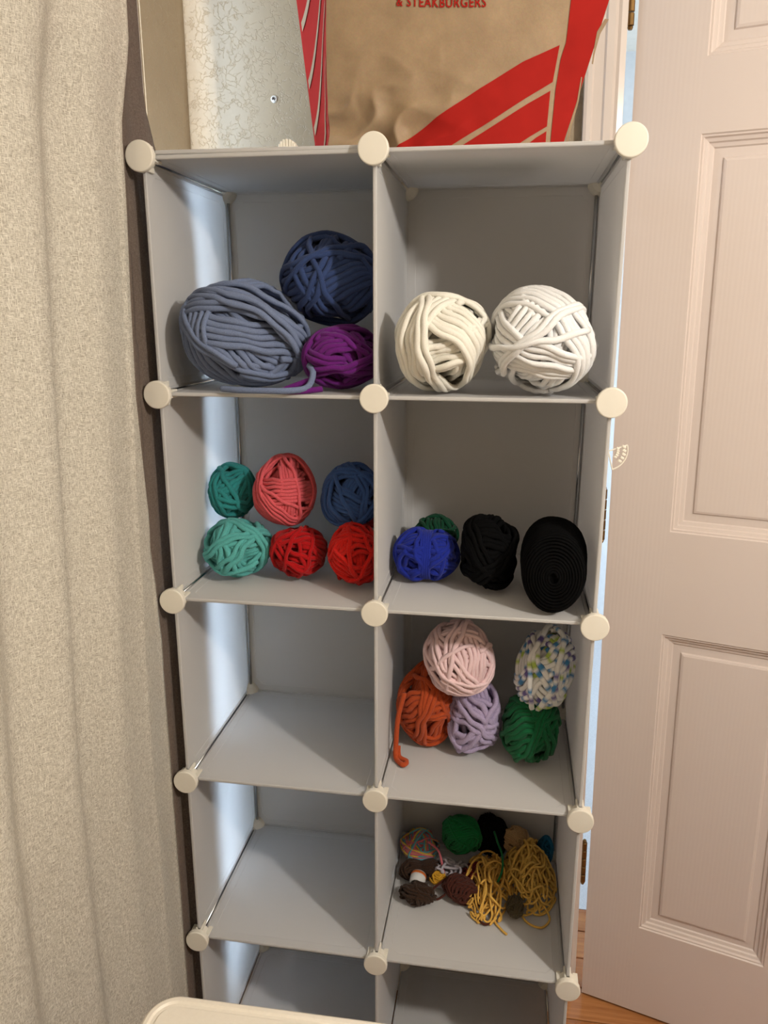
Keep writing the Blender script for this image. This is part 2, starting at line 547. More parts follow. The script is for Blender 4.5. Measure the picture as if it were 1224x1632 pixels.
for z0, z1 in ((0.745, 1.050), (-1.923, -1.617), (-4.280, -3.975)):
    m = MB()
    k = 5; h = (z1-z0)/k
    for i in range(k):
        p = D(-.022, z0+i*h, .008)
        m.lathe([(.0050, .0008), (.0056, .0016), (.0056, h*S-.0016), (.0050, h*S-.0008)], 'z', 14, p)
    p = D(-.022, z1, .008); m.lathe([(.0030, -.002), (.0045, .001), (.0030, .005)], 'z', 12, p)
    p = D(-.022, z0, .008); m.lathe([(.0030, -.005), (.0045, -.001), (.0030, .002)], 'z', 12, p)
    dpart(m, 'hinge', BRASS, smooth=False)

# ---------------------------------------------------------------- modular cube shelf
shelf = empty('cube_shelf', U(0, 0.475, FZ))
tag(shelf, 'tall white plastic cube shelf of two columns, holding skeins of yarn', 'shelf')
SH0 = np.array(U(0, 0.475, FZ))
HS = 0.487; CH = 0.042
def octo(h, c, z):
    return [(-h+c, -h, z), (h-c, -h, z), (h, -h+c, z), (h, h-c, z), (h-c, h, z), (-h+c, h, z), (-h, h-c, z), (-h, -h+c, z)]
def panel_mesh():
    rings = [(.000, .0045), (.003, .0085), (.013, .0085), (.0155, .0050), (.052, .0046), (.055, .0028)]
    V = []; F = []
    for sgn in (1, -1):
        base = len(V)
        for ins, t in rings: V += octo(HS-ins, CH*(1 if ins < .014 else 0.95), sgn*t)
        for j in range(len(rings)-1):
            for i in range(8):
                q = (base+j*8+i, base+j*8+(i+1) % 8, base+j*8+8+(i+1) % 8, base+j*8+8+i)
                F.append(q if sgn > 0 else q[::-1])
        k = base+len(rings)*8-8
        f = tuple(k+i for i in range(8)); F.append(f if sgn > 0 else f[::-1])
    nb = len(rings)*8
    for i in range(8): F.append((nb+i, nb+(i+1) % 8, (i+1) % 8, i))
    return mesh('panel', np.array(V)*S, F, PANEL)
def wire_mesh():
    m = MB(); e = HS-.002; r = .0045*S
    h = HS - .008
    for a, b in (((-h, -e), (-h, e)), ((h, -e), (h, e)), ((-e, -h), (e, -h)), ((-e, h), (e, h))):
        m.tube([(a[0]*S, a[1]*S, 0), (b[0]*S, b[1]*S, 0)], r, 8)
    return m.mesh('wire_frame', CHROME, True)
PM, WM = panel_mesh(), wire_mesh()
YM = 0.468
def rel(p): return Vector(p) - Vector(SH0)
def panel(c, rot):
    o = link('panel', PM, shelf, rel(U(*c)), rot)
    link('wire_frame', WM, o)
    return o
for k in range(6):
    for i in (-1, 0): panel((i+.5, YM, -k), (0, 0, 0))
for k in range(5):
    for i in (-1, 0, 1): panel((i, YM, -k-.5), (0, math.pi/2, 0))
    for i in (-1, 0): panel((i+.5, 0.962, -k-.5), (math.pi/2, 0, 0)).scale = (1.028, 1.028, 1)

def connector_front():
    m = MB()
    m.lathe([(.0, .03), (.036, .03), (.040, .024), (.040, -.030)], 'y', 28)
    for a in range(4):
        dx, dz = ((1, 0), (0, 1), (-1, 0), (0, -1))[a]
        for off in (-.013, .013):
            if dx: m.cbox((min(dx*.03, dx*.055), -.034, off-.0055), (max(dx*.03, dx*.055), .045, off+.0055), .002)
            else: m.cbox((off-.0055, -.034, min(dz*.03, dz*.055)), (off+.0055, .045, max(dz*.03, dz*.055)), .002)
    m.V = [tuple(c*S for c in v) for v in m.V]
    return m.mesh('connector', IVORY)
def cap_mesh():
    m = MB()
    m.lathe([(.050, -.030), (.062, -.033), (.0635, -.037), (.0635, -.056), (.0615, -.060), (.058, -.0615), (.030, -.0622), (.002, -.0625)], 'y', 40)
    m.V = [tuple(c*S for c in v) for v in m.V]
    return m.mesh('cap', IVORY, False)
def connector_back():
    m = MB()
    # a rounded hub with flared gussets into each corner
    prof = []
    for q in range(9):
        a = -math.pi/2 + math.pi*q/8
        prof.append((max(.0015, .070*math.cos(a)), .070*math.sin(a)))
    m.lathe(prof, 'y', 20)
    for dx, dz in ((1, 0), (0, 1), (-1, 0), (0, -1)):
        for off in (-.014, .014):
            if dx: m.cbox((min(dx*.03, dx*.060), -.03, off-.006), (max(dx*.03, dx*.060), .03, off+.006), .002)
            else: m.cbox((off-.006, -.03, min(dz*.03, dz*.060)), (off+.006, .03, max(dz*.03, dz*.060)), .002)
    m.V = [tuple(c*S for c in v) for v in m.V]
    return m.mesh('connector', IVORY)
def foot_mesh():
    m = MB(); m.lathe([(.036*S, 0), (.040*S, .002), (.034*S, .085*S)], 'z', 20)
    return m.mesh('foot', IVORY)
CF, CAPM, CB, FT = connector_front(), cap_mesh(), connector_back(), foot_mesh()
for k in range(6):
    for i in (-1, 0, 1):
        c = link('connector', CF, shelf, rel(U(i, 0, -k))); link('cap', CAPM, c)
        b = link('connector', CB, shelf, rel(U(i, 0.962, -k)))
        if k == 5:
            for o_, y_ in ((c, 0), (b, 0.962)):
                link('foot', FT, o_, (0, 0, (FZ+5)*S))

rm_ = MB(); rm_.tube([(0, 0, -.44*S), (0, 0, .44*S)], .0085*S, 10); RODM = rm_.mesh('rod', CHROME, True)
for k in range(5):
    for x in (-.978, .978): link('rod', RODM, shelf, rel(U(x, .938, -k-.5)))
rm_ = MB(); rm_.tube([(0, -.43*S, 0), (0, .43*S, 0)], .0105*S, 10); RODY = rm_.mesh('rod', CHROME, True)
for k in range(6):
    for x in (-1, 1): link('rod', RODY, shelf, rel(U(x, .475, -k)))
# a spare panel lying on the left half of the shelf top
sp = link('spare_panel', PM, None, U(-.50, YM, .0225), (0.012, 0.006, 0.0))
tag(sp, 'spare white plastic panel lying flat on top of the shelf, left half', 'panel')
link('wire_frame', WM, sp)

# small ridged plastic piece lying on that panel
m = MB()
for i in range(9):
    t = math.pi*i/8
    x = .034*math.cos(t)
    m.cbox(((x-.006)*S, -.03*S, 0), ((x+.006)*S, .03*S, (.012+.030*math.sin(t))*S), .001)
m.lathe([(.042*S, 0), (.046*S, .001), (.040*S, .010*S)], 'z', 20)
tag(link('plastic_stopper', m.mesh('plastic_stopper', IVORY), None, U(-.40, .12, .036)), 'small white ridged plastic stopper lying left of the paper bag', 'stopper')

# small ridged white clip on the outer side of the right column
m = MB()
for i in range(5):
    t = math.radians(-10-14*i)
    r0 = .085
    cx, cz = r0*math.cos(t+1.0), r0*math.sin(t+1.0)
    m.cbox(((cx-.011)*S, -.004*S, (cz-.007)*S), ((cx+.011)*S, .010*S, (cz+.007)*S), .0008)
    m.cbox(((cx*.6-.009)*S, -.003*S, (cz*.6-.006)*S), ((cx*.6+.009)*S, .009*S, (cz*.6+.006)*S), .0008)
arc = [(.105*math.cos(t)*S, .004*S, .105*math.sin(t)*S) for t in np.linspace(-.75, .85, 14)]
m.tube(arc, .004*S, 6)
m.tube([(0, .004*S, 0), arc[0]], .004*S, 6); m.tube([(0, .004*S, 0), arc[-1]], .004*S, 6)
o = link('plastic_clip', m.mesh('plastic_clip', IVORY), None, U(1.012, .02, -1.215)); o.rotation_euler = (0, .55, .2); o.scale = (.8, .8, .8)
tag(o, 'small white fan-shaped ridged clip on the outside of the shelf by the door', 'clip')

# ---------------------------------------------------------------- curtain
def curtain():
    nz, ny = 100, 190
    B0 = 31                                               # column where the linen meets the edge strip with painted shade
    z_top, z_bot = 2.3, FZ+.05
    V = []
    KZ = [-5.2, -3.2, -2.2, -1.6, -.9, -.2, .05, .3, 2.4]
    KY = [.34, .36, .38, .46, .50, .48, .38, .33, .32]          # where the far edge of the cloth ends
    KX = [-1.10, -1.10, -1.10, -1.09, -1.075, -1.08, -1.12, -1.15, -1.15]
    for a in range(nz):
        z = z_top + (z_bot-z_top)*a/(nz-1)
        low = min(1, max(0, (1.0-z)/6.0))
        yend = float(np.interp(z, KZ, KY)); xend = float(np.interp(z, KZ, KX))
        crest = -0.13 - 0.20*min(1, max(0, (0.6-z)/3.0))
        xc = (-1.035 if z < .1 else -1.035+.05*min(1, (z-.1)/.3)) - .012*low
        for b in range(ny):
            t = b/(ny-1)
            # t measured from the far end toward the camera
            if t < .24:
                qb = float(np.interp(z, [-2.2, -1.0], [.60, .95])); tb = B0/(ny-1)
                q = t/tb*qb if t <= tb else qb+(t-tb)/(.24-tb)*(1-qb)
                y = yend + (crest-yend)*q
                e = max(0, (q-.25)/.75); e = e*e*(3-2*e)
                x = xend + .012*math.sin(q*7) + (xc-xend)*e
                # lower down a second fold swells out between the crest and the shelf
                sw = min(1, max(0, (-1.6-z)/1.6))
                x += sw*.05*math.exp(-((q-.38)/.16)**2)
            else:
                q = (t-.24)/.76
                y = crest + (-2.9-crest)*q
                dd = crest - y
                ph = max(0, dd-.17+.03*math.sin(z*.8))*2*math.pi/.42
                x = xc - .046*(1-math.cos(ph))*(.75+.25*math.sin(dd*2.1+1.0))*(1-math.exp(-dd*7))
                x += .008*math.sin(dd*17+z*1.1)*(1-math.exp(-dd*6))
            x += .006*noise.noise((y*3.1, z*.7, 1.7)) + .004*noise.noise((y*7.0, z*1.9, 4.2))
            lim = -1.015 if z < .1 else -.97
            if y > -.12 and z < .12: lim = -1.075 if y < .05 else -1.03
            x = max(min(x, lim), XW+.012)
            V.append(U(x, y, z))
    V = np.array(V); b0 = B0
    out = []
    for lo, hi, mt in ((b0, ny-1, CURT), (0, b0, CURT_SHADE)):
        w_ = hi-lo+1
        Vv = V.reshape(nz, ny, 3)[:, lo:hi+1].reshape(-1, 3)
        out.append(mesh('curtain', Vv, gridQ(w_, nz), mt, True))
    return out
def gridQ(nu, nv):
    return [(j*nu+i, j*nu+i+1, (j+1)*nu+i+1, (j+1)*nu+i) for j in range(nv-1) for i in range(nu-1)]
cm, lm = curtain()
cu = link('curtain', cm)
ln_ = link('shaded_edge', lm, cu)
ln_['label'] = 'curtain edge strip with its shade painted in darker taupe'
for o in (cu, ln_):
    md = o.modifiers.new('cloth', 'SOLIDIFY'); md.thickness = .0016; md.offset = 1.0
tag(cu, 'beige heathered linen curtain hanging in soft folds left of the shelf', 'curtain')

# ---------------------------------------------------------------- wall screw
o = empty('wall_screw', U(-0.747, YW, 0.488))
tag(o, 'white plastic wall anchor with a screw in the textured wall', 'screw')
m = MB(); m.lathe([(.019*S, 0), (.019*S, -.004*S), (.015*S, -.010*S), (.009*S, -.011*S)], 'y', 20); m.obj('anchor', PAPERW, o)
m = MB(); m.lathe([(.010*S, -.009*S), (.010*S, -.0125*S), (.007*S, -.0145*S)], 'y', 16); sc_ = m.obj('screw_head', CHROME, o)
m = MB(); m.box((-.0075*S, -.0155*S, -.002*S), (.0075*S, -.0140*S, .002*S)); m.box((-.002*S, -.0155*S, -.0075*S), (.002*S, -.0140*S, .0075*S)); m.obj('cross_slot', DARK, sc_)

# ---------------------------------------------------------------- paper bag
BZ0, BZ1 = 0.036, 1.25
def b_left(z): return -.247 - .004*math.sin(z*4)
def b_right(z): return .748 + .285*(z if z < .62 else .62+(z-.62)*.35)
def crumple(x, z):
    k = math.exp(-((x+.02)/.30)**2 - ((z-.10)/.22)**2)
    d = .012*noise.noise((x*2.2, z*2.2, 3.3)) + .006*noise.noise((x*6, z*5, 8.1))
    r = abs(noise.noise((x*5.5+z*3, z*7-x*2, 1.9)))
    r2 = abs(noise.noise((x*3+z*6, z*3.0, 6.4)))
    d -= .010*abs(noise.noise((x*2.6+1.3, z*3.1, 2.2))) + .02*max(0, .12-abs(z-.27-.35*(x+.05)))*(1 if -.1 < x < .25 else 0)
    d += k*(.09*(r-.25) + .06*(r2-.2))
    return d
def front(x, z, off=0.0):
    bow = -.05*math.sin(math.pi*min(1, max(0, (x-b_left(z))/(b_right(z)-b_left(z)))))
    return (x, .24 + bow + crumple(x, z) - off, z)
def left_pt(u, z, off=0.0):
    """gusset: u 0 at the back edge, 1 at the front fold"""
    f = front(b_left(z), z)
    bx = -.365 - .12*z; by = .52
    k = math.sin(math.pi*u)*.02
    return (bx+(f[0]-bx)*u + k - off*.5, by+(f[1]-by)*u - off, z)
bag = empty('paper_bag', U(.3, .4, BZ0))
tag(bag, 'brown kraft takeaway bag with red stripes standing on top of the shelf', 'bag')
BO = np.array(U(.3, .4, BZ0))
def bpart(name, V, F, mat, parent=bag, smooth=True):
    return link(name, mesh(name, UA(V)-BO, F, mat, smooth), parent)
def gridF(nu, nv):
    return [(j*nu+i, j*nu+i+1, (j+1)*nu+i+1, (j+1)*nu+i) for j in range(nv-1) for i in range(nu-1)]
nu, nv = 121, 130
zs = [BZ0+(BZ1-BZ0)*j/(nv-1) for j in range(nv)]
bf = bpart('front_sheet', [front(b_left(z)+(b_right(z)-b_left(z))*i/(nu-1), z) for z in zs for i in range(nu)], gridF(nu, nv), KRAFT)
lg = bpart('left_gusset', [left_pt(i/12, z) for z in zs for i in range(13)], gridF(13, nv), REDINK)
def right_pt(u, z):
    f = front(b_right(z), z); bx = b_right(z)-.02; by = .55
    return (f[0]+(bx-f[0])*u - .03*math.sin(math.pi*u), f[1]+(by-f[1])*u, z)
rg = bpart('right_gusset', [right_pt(i/12, z) for z in zs for i in range(13)], gridF(13, nv), KRAFT)
def back_pt(u, z):
    a = right_pt(1, z); b = left_pt(0, z)
    return (a[0]+(b[0]-a[0])*u, a[1]+(b[1]-a[1])*u + .02*math.sin(math.pi*u)+.008*noise.noise((u*6, z*4, 2)), z)
bpart('back_sheet', [back_pt(i/20, z) for z in zs for i in range(21)], gridF(21, nv), KRAFT)
V = [front(b_left(BZ0)+(b_right(BZ0)-b_left(BZ0))*i/20, BZ0) for i in range(21)] + [back_pt(1-i/20, BZ0) for i in range(21)]
bpart('base_sheet', V, gridF(21, 2), KRAFT)

# the print: shapes are read off as pixel outlines of the front sheet, then laid on the sheet
CX, CY, CZ = 0.5719, -3.3431, -0.6438
from mathutils import Euler
RM = np.array(Euler((1.3174, -0.0006, 0.159)).to_matrix())
def sheet_xz(px, py, Y):
    d = RM @ np.array([(px-612)/1218.8, -(py-816)/1218.8, -1.0])
    t = (Y-CY)/d[1]
    return CX+d[0]*t, CZ+d[2]*t
def c7(p): return sheet_xz(460+p[0]*.4248, p[1]*.4252, .20)
def polyline(pts, t):
    P = np.array(pts, float); L = np.concatenate([[0], np.cumsum(np.linalg.norm(np.diff(P, axis=0), axis=1))]); L /= L[-1]
    return np.stack([np.interp(t, L, P[:, 0]), np.interp(t, L, P[:, 1])], -1)
def ribbon(name, A, B, n=40, mth=9, off=.003, mat=REDINK, surf=front, conv=c7):
    A = polyline([conv(p) for p in A], np.linspace(0, 1, n)); B = polyline([conv(p) for p in B], np.linspace(0, 1, n))
    V = []
    for j in range(mth):
        q = j/(mth-1)
        for i in range(n):
            x, z = A[i]*(1-q)+B[i]*q
            V.append(surf(x, max(z, BZ0+.001), off))
    return bpart(name, V, gridF(n, mth), mat, bf if surf is front else lg)
ribbon('printed_stripe', [(330, 600), (400, 555), (560, 440), (740, 320), (880, 230), (1018, 163)], [(540, 592), (610, 548), (760, 455), (900, 360), (992, 302)], 60, 16)
ribbon('printed_stripe', [(590, 585), (650, 548), (780, 465), (900, 385), (983, 335)], [(790, 590), (860, 540), (905, 510), (970, 470)], 50, 14)
ribbon('printed_stripe', [(850, 575), (895, 540), (930, 512), (968, 488)], [(850, 590), (895, 575), (930, 565), (963, 560)], 24, 8)
A = [(1085, -420), (1072, -200), (1060, 0), (1043, 150), (1022, 215), (1003, 330), (988, 480), (978, 590)]
Az = [c7(p) for p in A]
zz = np.linspace(Az[0][1], BZ0+.002, 60)
ax = np.interp(-zz, [-a[1] for a in Az], [a[0] for a in Az])
V = []
for j in range(14):
    for i in range(60):
        z = min(zz[i], BZ1-.002); x = ax[i]+(b_right(z)-.001-ax[i])*j/13
        V.append(front(x, z, .003))
bpart('printed_side_band', V, gridF(60, 14), REDINK, bf)
def xz_c7_right(p): return c7(p)
for A, B in (([(1190, 60), (1160, 110), (1145, 190), (1140, 230)], [(1205, 62), (1172, 118), (1152, 190), (1145, 232)]),
             ([(1100, 280), (1085, 370), (1055, 470), (1035, 560)], [(1104, 280), (1091, 372), (1062, 472), (1044, 560)])):
    ribbon('printed_line', A, B, 20, 3, .005, KRAFT)
# tan slashes across the red gusset: (u,z) space
for z0 in (-.28, -.05, .16, .36, .60, .85):
    V = []
    for j in range(4):
        for i in range(16):
            u = .06+.88*i/15
            z = z0 + .50*(u**1.4) + .038*j/3*(1-.25*u)
            zc = min(max(z, BZ0+.001), BZ1)
            V.append(left_pt(u, zc, .004))
    bpart('printed_line', V, gridF(16, 4), KRAFT, lg)
# wording
fc = bpy.data.curves.new('wording', 'FONT'); fc.body = '& STEAKBURGERS'; fc.size = 1.0; fc.offset = .018; fc.space_character = 1.12; fc.resolution_u = 3
fo = bpy.data.objects.new('wording', fc); COL.objects.link(fo)
bpy.context.view_layer.update()
me = bpy.data.meshes.new_from_object(fo.evaluated_get(bpy.context.evaluated_depsgraph_get()))
bpy.data.objects.remove(fo); bpy.data.curves.remove(fc)
co = np.array([v.co[:] for v in me.vertices])
tx0, tx1 = co[:, 0].min(), co[:, 0].max()
xa, za = sheet_xz(632, 10, .20); xb, zb = sheet_xz(775, 13, .20)
k = (xb-xa)/(tx1-tx0)
V = []
for x, y_, _ in co:
    q = (x-tx0)/(tx1-tx0)
    V.append(front(xa+(xb-xa)*q, za+(zb-za)*q + y_*k*1.15 - .004*math.sin(math.pi*q), .004))
F = [tuple(p.vertices) for p in me.polygons]
bpy.data.meshes.remove(me)
bpart('wording', V, F, REDINK, bf, smooth=False)

# ---------------------------------------------------------------- white table corner in the foreground
tb = empty('folding_table', U(.9, -2.2, FZ))
tag(tb, 'white plastic tabletop with a rounded corner, cut off by the bottom edge', 'table')
TO = np.array(U(.9, -2.2, FZ))
TZ = -2.8
x0, x1, y0, y1, rc = -.49, 3.0, -3.0, -1.445, .10
def rrect(ins, seg=10):
    pts = []
    for cx, cy, a0 in ((x1-rc, y1-rc, 0), (x0+rc, y1-rc, 90), (x0+rc, y0+rc, 180), (x1-rc, y0+rc, 270)):
        for i in range(seg+1):
            a = math.radians(a0+90*i/seg); r = rc-ins
            x = cx+r*math.cos(a); y_ = cy+r*math.sin(a)
            pts.append((x, y_ + (x-x0)*.012))
    return pts
V = []; F = []
rings = [(.012, -.14), (.0, -.125), (.0, -.02), (.004, -.006), (.012, 0), (.024, 0), (.030, -.006), (.042, -.006), (.048, 0)]
for ins, dz in rings: V += [(x, y_, TZ+dz) for x, y_ in rrect(ins)]
k = 44
for j in range(len(rings)-1):
    for i in range(k): F.append((j*k+i, j*k+(i+1) % k, (j+1)*k+(i+1) % k, (j+1)*k+i))
F.append(tuple((len(rings)-1)*k+i for i in range(k))); F.append(tuple(range(k-1, -1, -1)))
link('tabletop', mesh('tabletop', UA(V)-TO, F, TABLEW), tb)
for x in (-.2, 2.7):
    for y_ in (-2.8, -1.65):
        m = MB(); m.tube([U(x, y_, TZ-.13), U(x, y_, FZ)], .013, 12); m.obj('leg', STEELG, tb, True, TO)
    m = MB(); m.tube([U(x, -2.8, FZ+.4), U(x, -1.65, FZ+.4)], .010, 10); m.obj('crossbar', STEELG, tb, True, TO)

# ---------------------------------------------------------------- yarn
def fib(n):
    i = np.arange(n)+.5
    ph = np.arccos(1-2*i/n); th = np.pi*(1+5**.5)*i
    return np.stack([np.cos(th)*np.sin(ph), np.sin(th)*np.sin(ph), np.cos(ph)], 1)
def unit(v): v = np.asarray(v, float); return v/np.linalg.norm(v)
def basis(a):
    a = unit(a); h = np.array([0, 0, 1.0]) if abs(a[2]) < .9 else np.array([1.0, 0, 0])
    e1 = unit(np.cross(h, a)); return e1, np.cross(a, e1), a

def wind(R3, w, pole=(0, -1, 0), tilt=65, turns=44, bundle=6, stray=5, seed=0, shape=None, seg=7, flat=.9, style='ball', palette=None, seglen=.05, npt=60, wob=.45, jump=2.3, lump=.05):
    """Winds a strand of width w round an ellipsoid of radii R3 (m): every turn climbs over the turns already laid."""
    rng = np.random.default_rng(seed)
    R3 = np.asarray(R3, float); Rm = float(np.prod(R3)**(1/3))
    if style != 'coil': turns = min(turns, int(2.4*2*Rm/w))
    nb = int(min(9000, max(900, 4*np.pi*Rm**2/(w*.42)**2)))
    D0 = fib(nb); H = np.zeros(nb)
    e1, e2, e3 = basis(pole)
    cw = math.cos(min(.5, .5*w/Rm)); th = w*flat
    paths = []
    def lay(dirs):
        dots = dirs @ D0.T
        mask = dots > cw
        h = np.where(mask, H[None, :], 0).max(1)
        hs = h.copy()
        for _ in range(2):
            pad = np.pad(hs, 3, mode='edge')
            hs = np.max([pad[i:i+len(hs)] for i in (2, 3, 4)], axis=0) if _ == 0 else sum(pad[i:i+len(hs)] for i in range(7))/7
        hs = np.maximum(hs, h*.85)
        upd = np.where(mask, (hs+th*.8)[:, None], 0).max(0)
        np.maximum(H, upd, out=H)
        return hs
    def bundle_path(ph, tl, m, ax, step):
        a1, a2, a3 = ax
        s0 = rng.uniform(0, 6.28)
        allD, allH = [], []
        k1, k2 = rng.uniform(0, 6.28, 2); fan = rng.uniform(-.35, .35)
        for q in range(m):
            s = np.linspace(0, 2*np.pi, npt, endpoint=False)
            t_ = tl + np.radians(2.0)*np.sin(3*s+k1)
            # near-parallel turns: each is a small circle set one strand beside the last
            dq = (q + s/(2*np.pi) - m/2)*w/Rm*1.08
            p = ph + fan*step*(q + s/(2*np.pi))
            n = np.sin(t_)[:, None]*(np.cos(p)[:, None]*a1+np.sin(p)[:, None]*a2)+np.cos(t_)[:, None]*a3
            u = np.cross(n, a3); u /= np.linalg.norm(u, axis=1)[:, None]
            v = np.cross(n, u)
            lat = wob*w/Rm*(np.sin(5*s+k2+q*.5)+.7*np.sin(9*s+k1+q*.8))*.5 + rng.normal(0, .08)*w/Rm + dq
            dr = np.cos(s+s0)[:, None]*u+np.sin(s+s0)[:, None]*v + lat[:, None]*n
            dr /= np.linalg.norm(dr, axis=1)[:, None]
            allD.append(dr); allH.append(lay(dr))
        return np.concatenate(allD), np.concatenate(allH)
    if style == 'coil':
        n = turns
        s = np.linspace(0, 2*np.pi*n, npt*n)
        thh = np.linspace(.12, np.pi-.12, len(s))
        dr = np.sin(thh)[:, None]*(np.cos(s)[:, None]*e1+np.sin(s)[:, None]*e2)+np.cos(thh)[:, None]*e3
        paths.append((dr, np.zeros(len(s))))
        H[:] = th*.5
    else:
        done = 0; ph = rng.uniform(0, 6.28)
        while done < turns:
            m = int(rng.integers(max(2, bundle-2), bundle+3))
            tl = np.radians(tilt + rng.normal(0, 7))
            paths.append(bundle_path(ph, tl, m, (e1, e2, e3), 1.0*w/(Rm*math.sin(tl))))
            ph += jump + rng.normal(0, .35); done += m
        for _ in range(stray):
            ax = basis(rng.normal(size=3))
            paths.append(bundle_path(rng.uniform(0, 6.28), np.radians(rng.uniform(70, 110)), int(rng.integers(1, 3)), ax, 1.1*w/Rm))
    cap = 4.5*th
    squash = lambda h: cap*(1-np.exp(-h/cap))       # lower layers pack tight under later ones
    top = float(squash(np.percentile(H, 96))) if style != 'coil' else 0.0
    Vs, Fs, Cs, off = [], [], [], 0
    lk = rng.normal(size=(4, 3))*1.6; lp = rng.uniform(0, 6.28, 4)
    def place(dr, h):
        p = dr*R3*(1+(squash(h)-top)/Rm)[:, None]
        p = p*(1+lump*np.sin(dr@lk.T+lp).sum(1)/2)[:, None]
        if shape is not None: p = p*shape(dr)[:, None]
        return p
    for dr, h in paths:
        p = place(dr, h)
        nrm = dr/R3; nrm /= np.linalg.norm(nrm, axis=1)[:, None]
        rn = 1+.11*rng.normal(size=len(p)); rn = (rn+np.roll(rn, 1)+np.roll(rn, -1))/3
        V, F = tube_np(p, w*.5, seg, False, nrm, flat, rn)
        Vs.append(V); Fs += [[i+off for i in f] for f in F]; off += len(V)
        if palette is not None:
            L = np.concatenate([[0], np.cumsum(np.linalg.norm(np.diff(p, axis=0), axis=1))]) + rng.uniform(0, 5)
            pal = np.array([lin(c) for c in palette])
            idx = (np.floor(L/seglen + .15*np.sin(L*37)).astype(int)*7919 % 101) % len(pal) if len(pal) > 3 else np.floor(L/seglen).astype(int) % len(pal)
            Cs.append(np.repeat(pal[idx], seg, 0))
    # inner core
    n1, n2 = 14, 24
    P = []
    for a in range(n1+1):
        for b in range(n2):
            t_ = np.pi*a/n1; u_ = 2*np.pi*b/n2
            P.append((np.sin(t_)*np.cos(u_), np.sin(t_)*np.sin(u_), np.cos(t_)))
    P = np.array(P); V = P*R3*(1+(-top*1.0-.2*w)/Rm)
    if shape is not None: V = V*shape(P)[:, None]
    Vs.append(V)
    for a in range(n1):
        for b in range(n2):
            Fs.append([off+a*n2+b, off+(a+1)*n2+b, off+(a+1)*n2+(b+1) % n2, off+a*n2+(b+1) % n2])
    if palette is not None: Cs.append(np.repeat(np.array([lin(palette[0])]), len(V), 0))
    return np.concatenate(Vs), Fs, (np.concatenate(Cs) if palette is not None else None)

def yarn(name, label, P, R, color, w, group, tails=(), tail_r=None, rot=(0, 0, 0), cat='yarn', mat=None, fit=True, **kw):
    """one skein: wound strand mesh at P (units) with radii R (units), w = strand width (m); tails: loose strands as point lists (units)"""
    R3 = np.array(R)*S
    V, F, C = wind(R3, w, **kw)
    if fit:
        ext = (V.max(0)-V.min(0))/2; V = (V-(V.max(0)+V.min(0))/2)*(R3/ext)
    if any(rot):
        Mr = np.array(Euler(rot).to_matrix()); V = V@Mr.T
    mat = mat or mat_yarn('yarn_'+name+'_%d' % len(MATS), color, attr=C is not None, low=.88 if min(color) > 200 else .6)
    o = link(name, mesh(name, V, F, mat, True, C), None, U(*P))
    tag(o, label, cat, group)
    for pts in tails:
        p = smooth_path([U(*q) for q in pts], 40)
        Vt, Ft = tube_np(p, tail_r or w*.5, 7)
        cols = None
        if C is not None: cols = np.repeat(C[:1], len(Vt), 0)
        link('loose_strand', mesh('loose_strand', Vt-np.array(U(*P)), Ft, mat, True, cols), o)
    return o

G1, G2, G3, G4, G5 = 'yarn in the top left cube', 'yarn in the top right cube', 'yarn in the second left cube', 'yarn in the second right cube', 'yarn in the third right cube'
G6 = 'yarn scraps in the fourth right cube'
f1, f2, f3, f4 = -.991, -1.991, -2.991, -3.991
CW = .0088
# top left cube
yarn('yarn_skein', 'large blue-grey chenille skein, biggest in the top left cube', (-.655, .20, -.735), (.306, .277, .252), (124, 138, 170), 0.009, G1, pole=(-.75, -.45, .45), tilt=68, turns=54, bundle=7, stray=4, seed=11, jump=2.0,
     tails=[[(-.70, -.03, -.97), (-.6, -.06, -.972), (-.48, -.065, -.972), (-.38, -.05, -.972), (-.31, .0, -.96), (-.29, .03, -.90), (-.33, .08, -.86)]])
yarn('yarn_skein', 'navy blue chenille skein resting on the grey and purple ones', (-.278, .36, -.485), (.246, .24, .222), (58, 76, 122), 0.0092, G1, pole=(.35, -.9, -.15), tilt=66, turns=52, bundle=7, stray=7, seed=12)
yarn('yarn_skein', 'deep purple chenille skein under the navy one', (-.2, .22, -.838), (.185, .21, .150), (110, 34, 124), 0.0088, G1, pole=(-.3, -.6, .7), tilt=66, turns=36, bundle=5, stray=8, seed=13,
     tails=[[(-.30, .05, -.93), (-.37, .03, -.955), (-.42, .01, -.975), (-.40, -.02, -.977), (-.33, -.01, -.977), (-.25, .03, -.97)]])
# top right cube
yarn('yarn_skein', 'cream white chenille skein on the left of the top right cube', (.277, .15, -.770), (.218, .25, .220), (250, 246, 234), 0.009, G2, pole=(-.1, -1, .05), tilt=58, turns=46, bundle=6, stray=2, lump=.02, seed=14)
yarn('yarn_skein', 'bright white chenille skein on the right of the top right cube', (.713, .13, -.757), (.236, .262, .234), (252, 252, 252), 0.0086, G2, pole=(.05, -1, .1), tilt=60, turns=56, bundle=8, stray=2, lump=.02, seed=15)
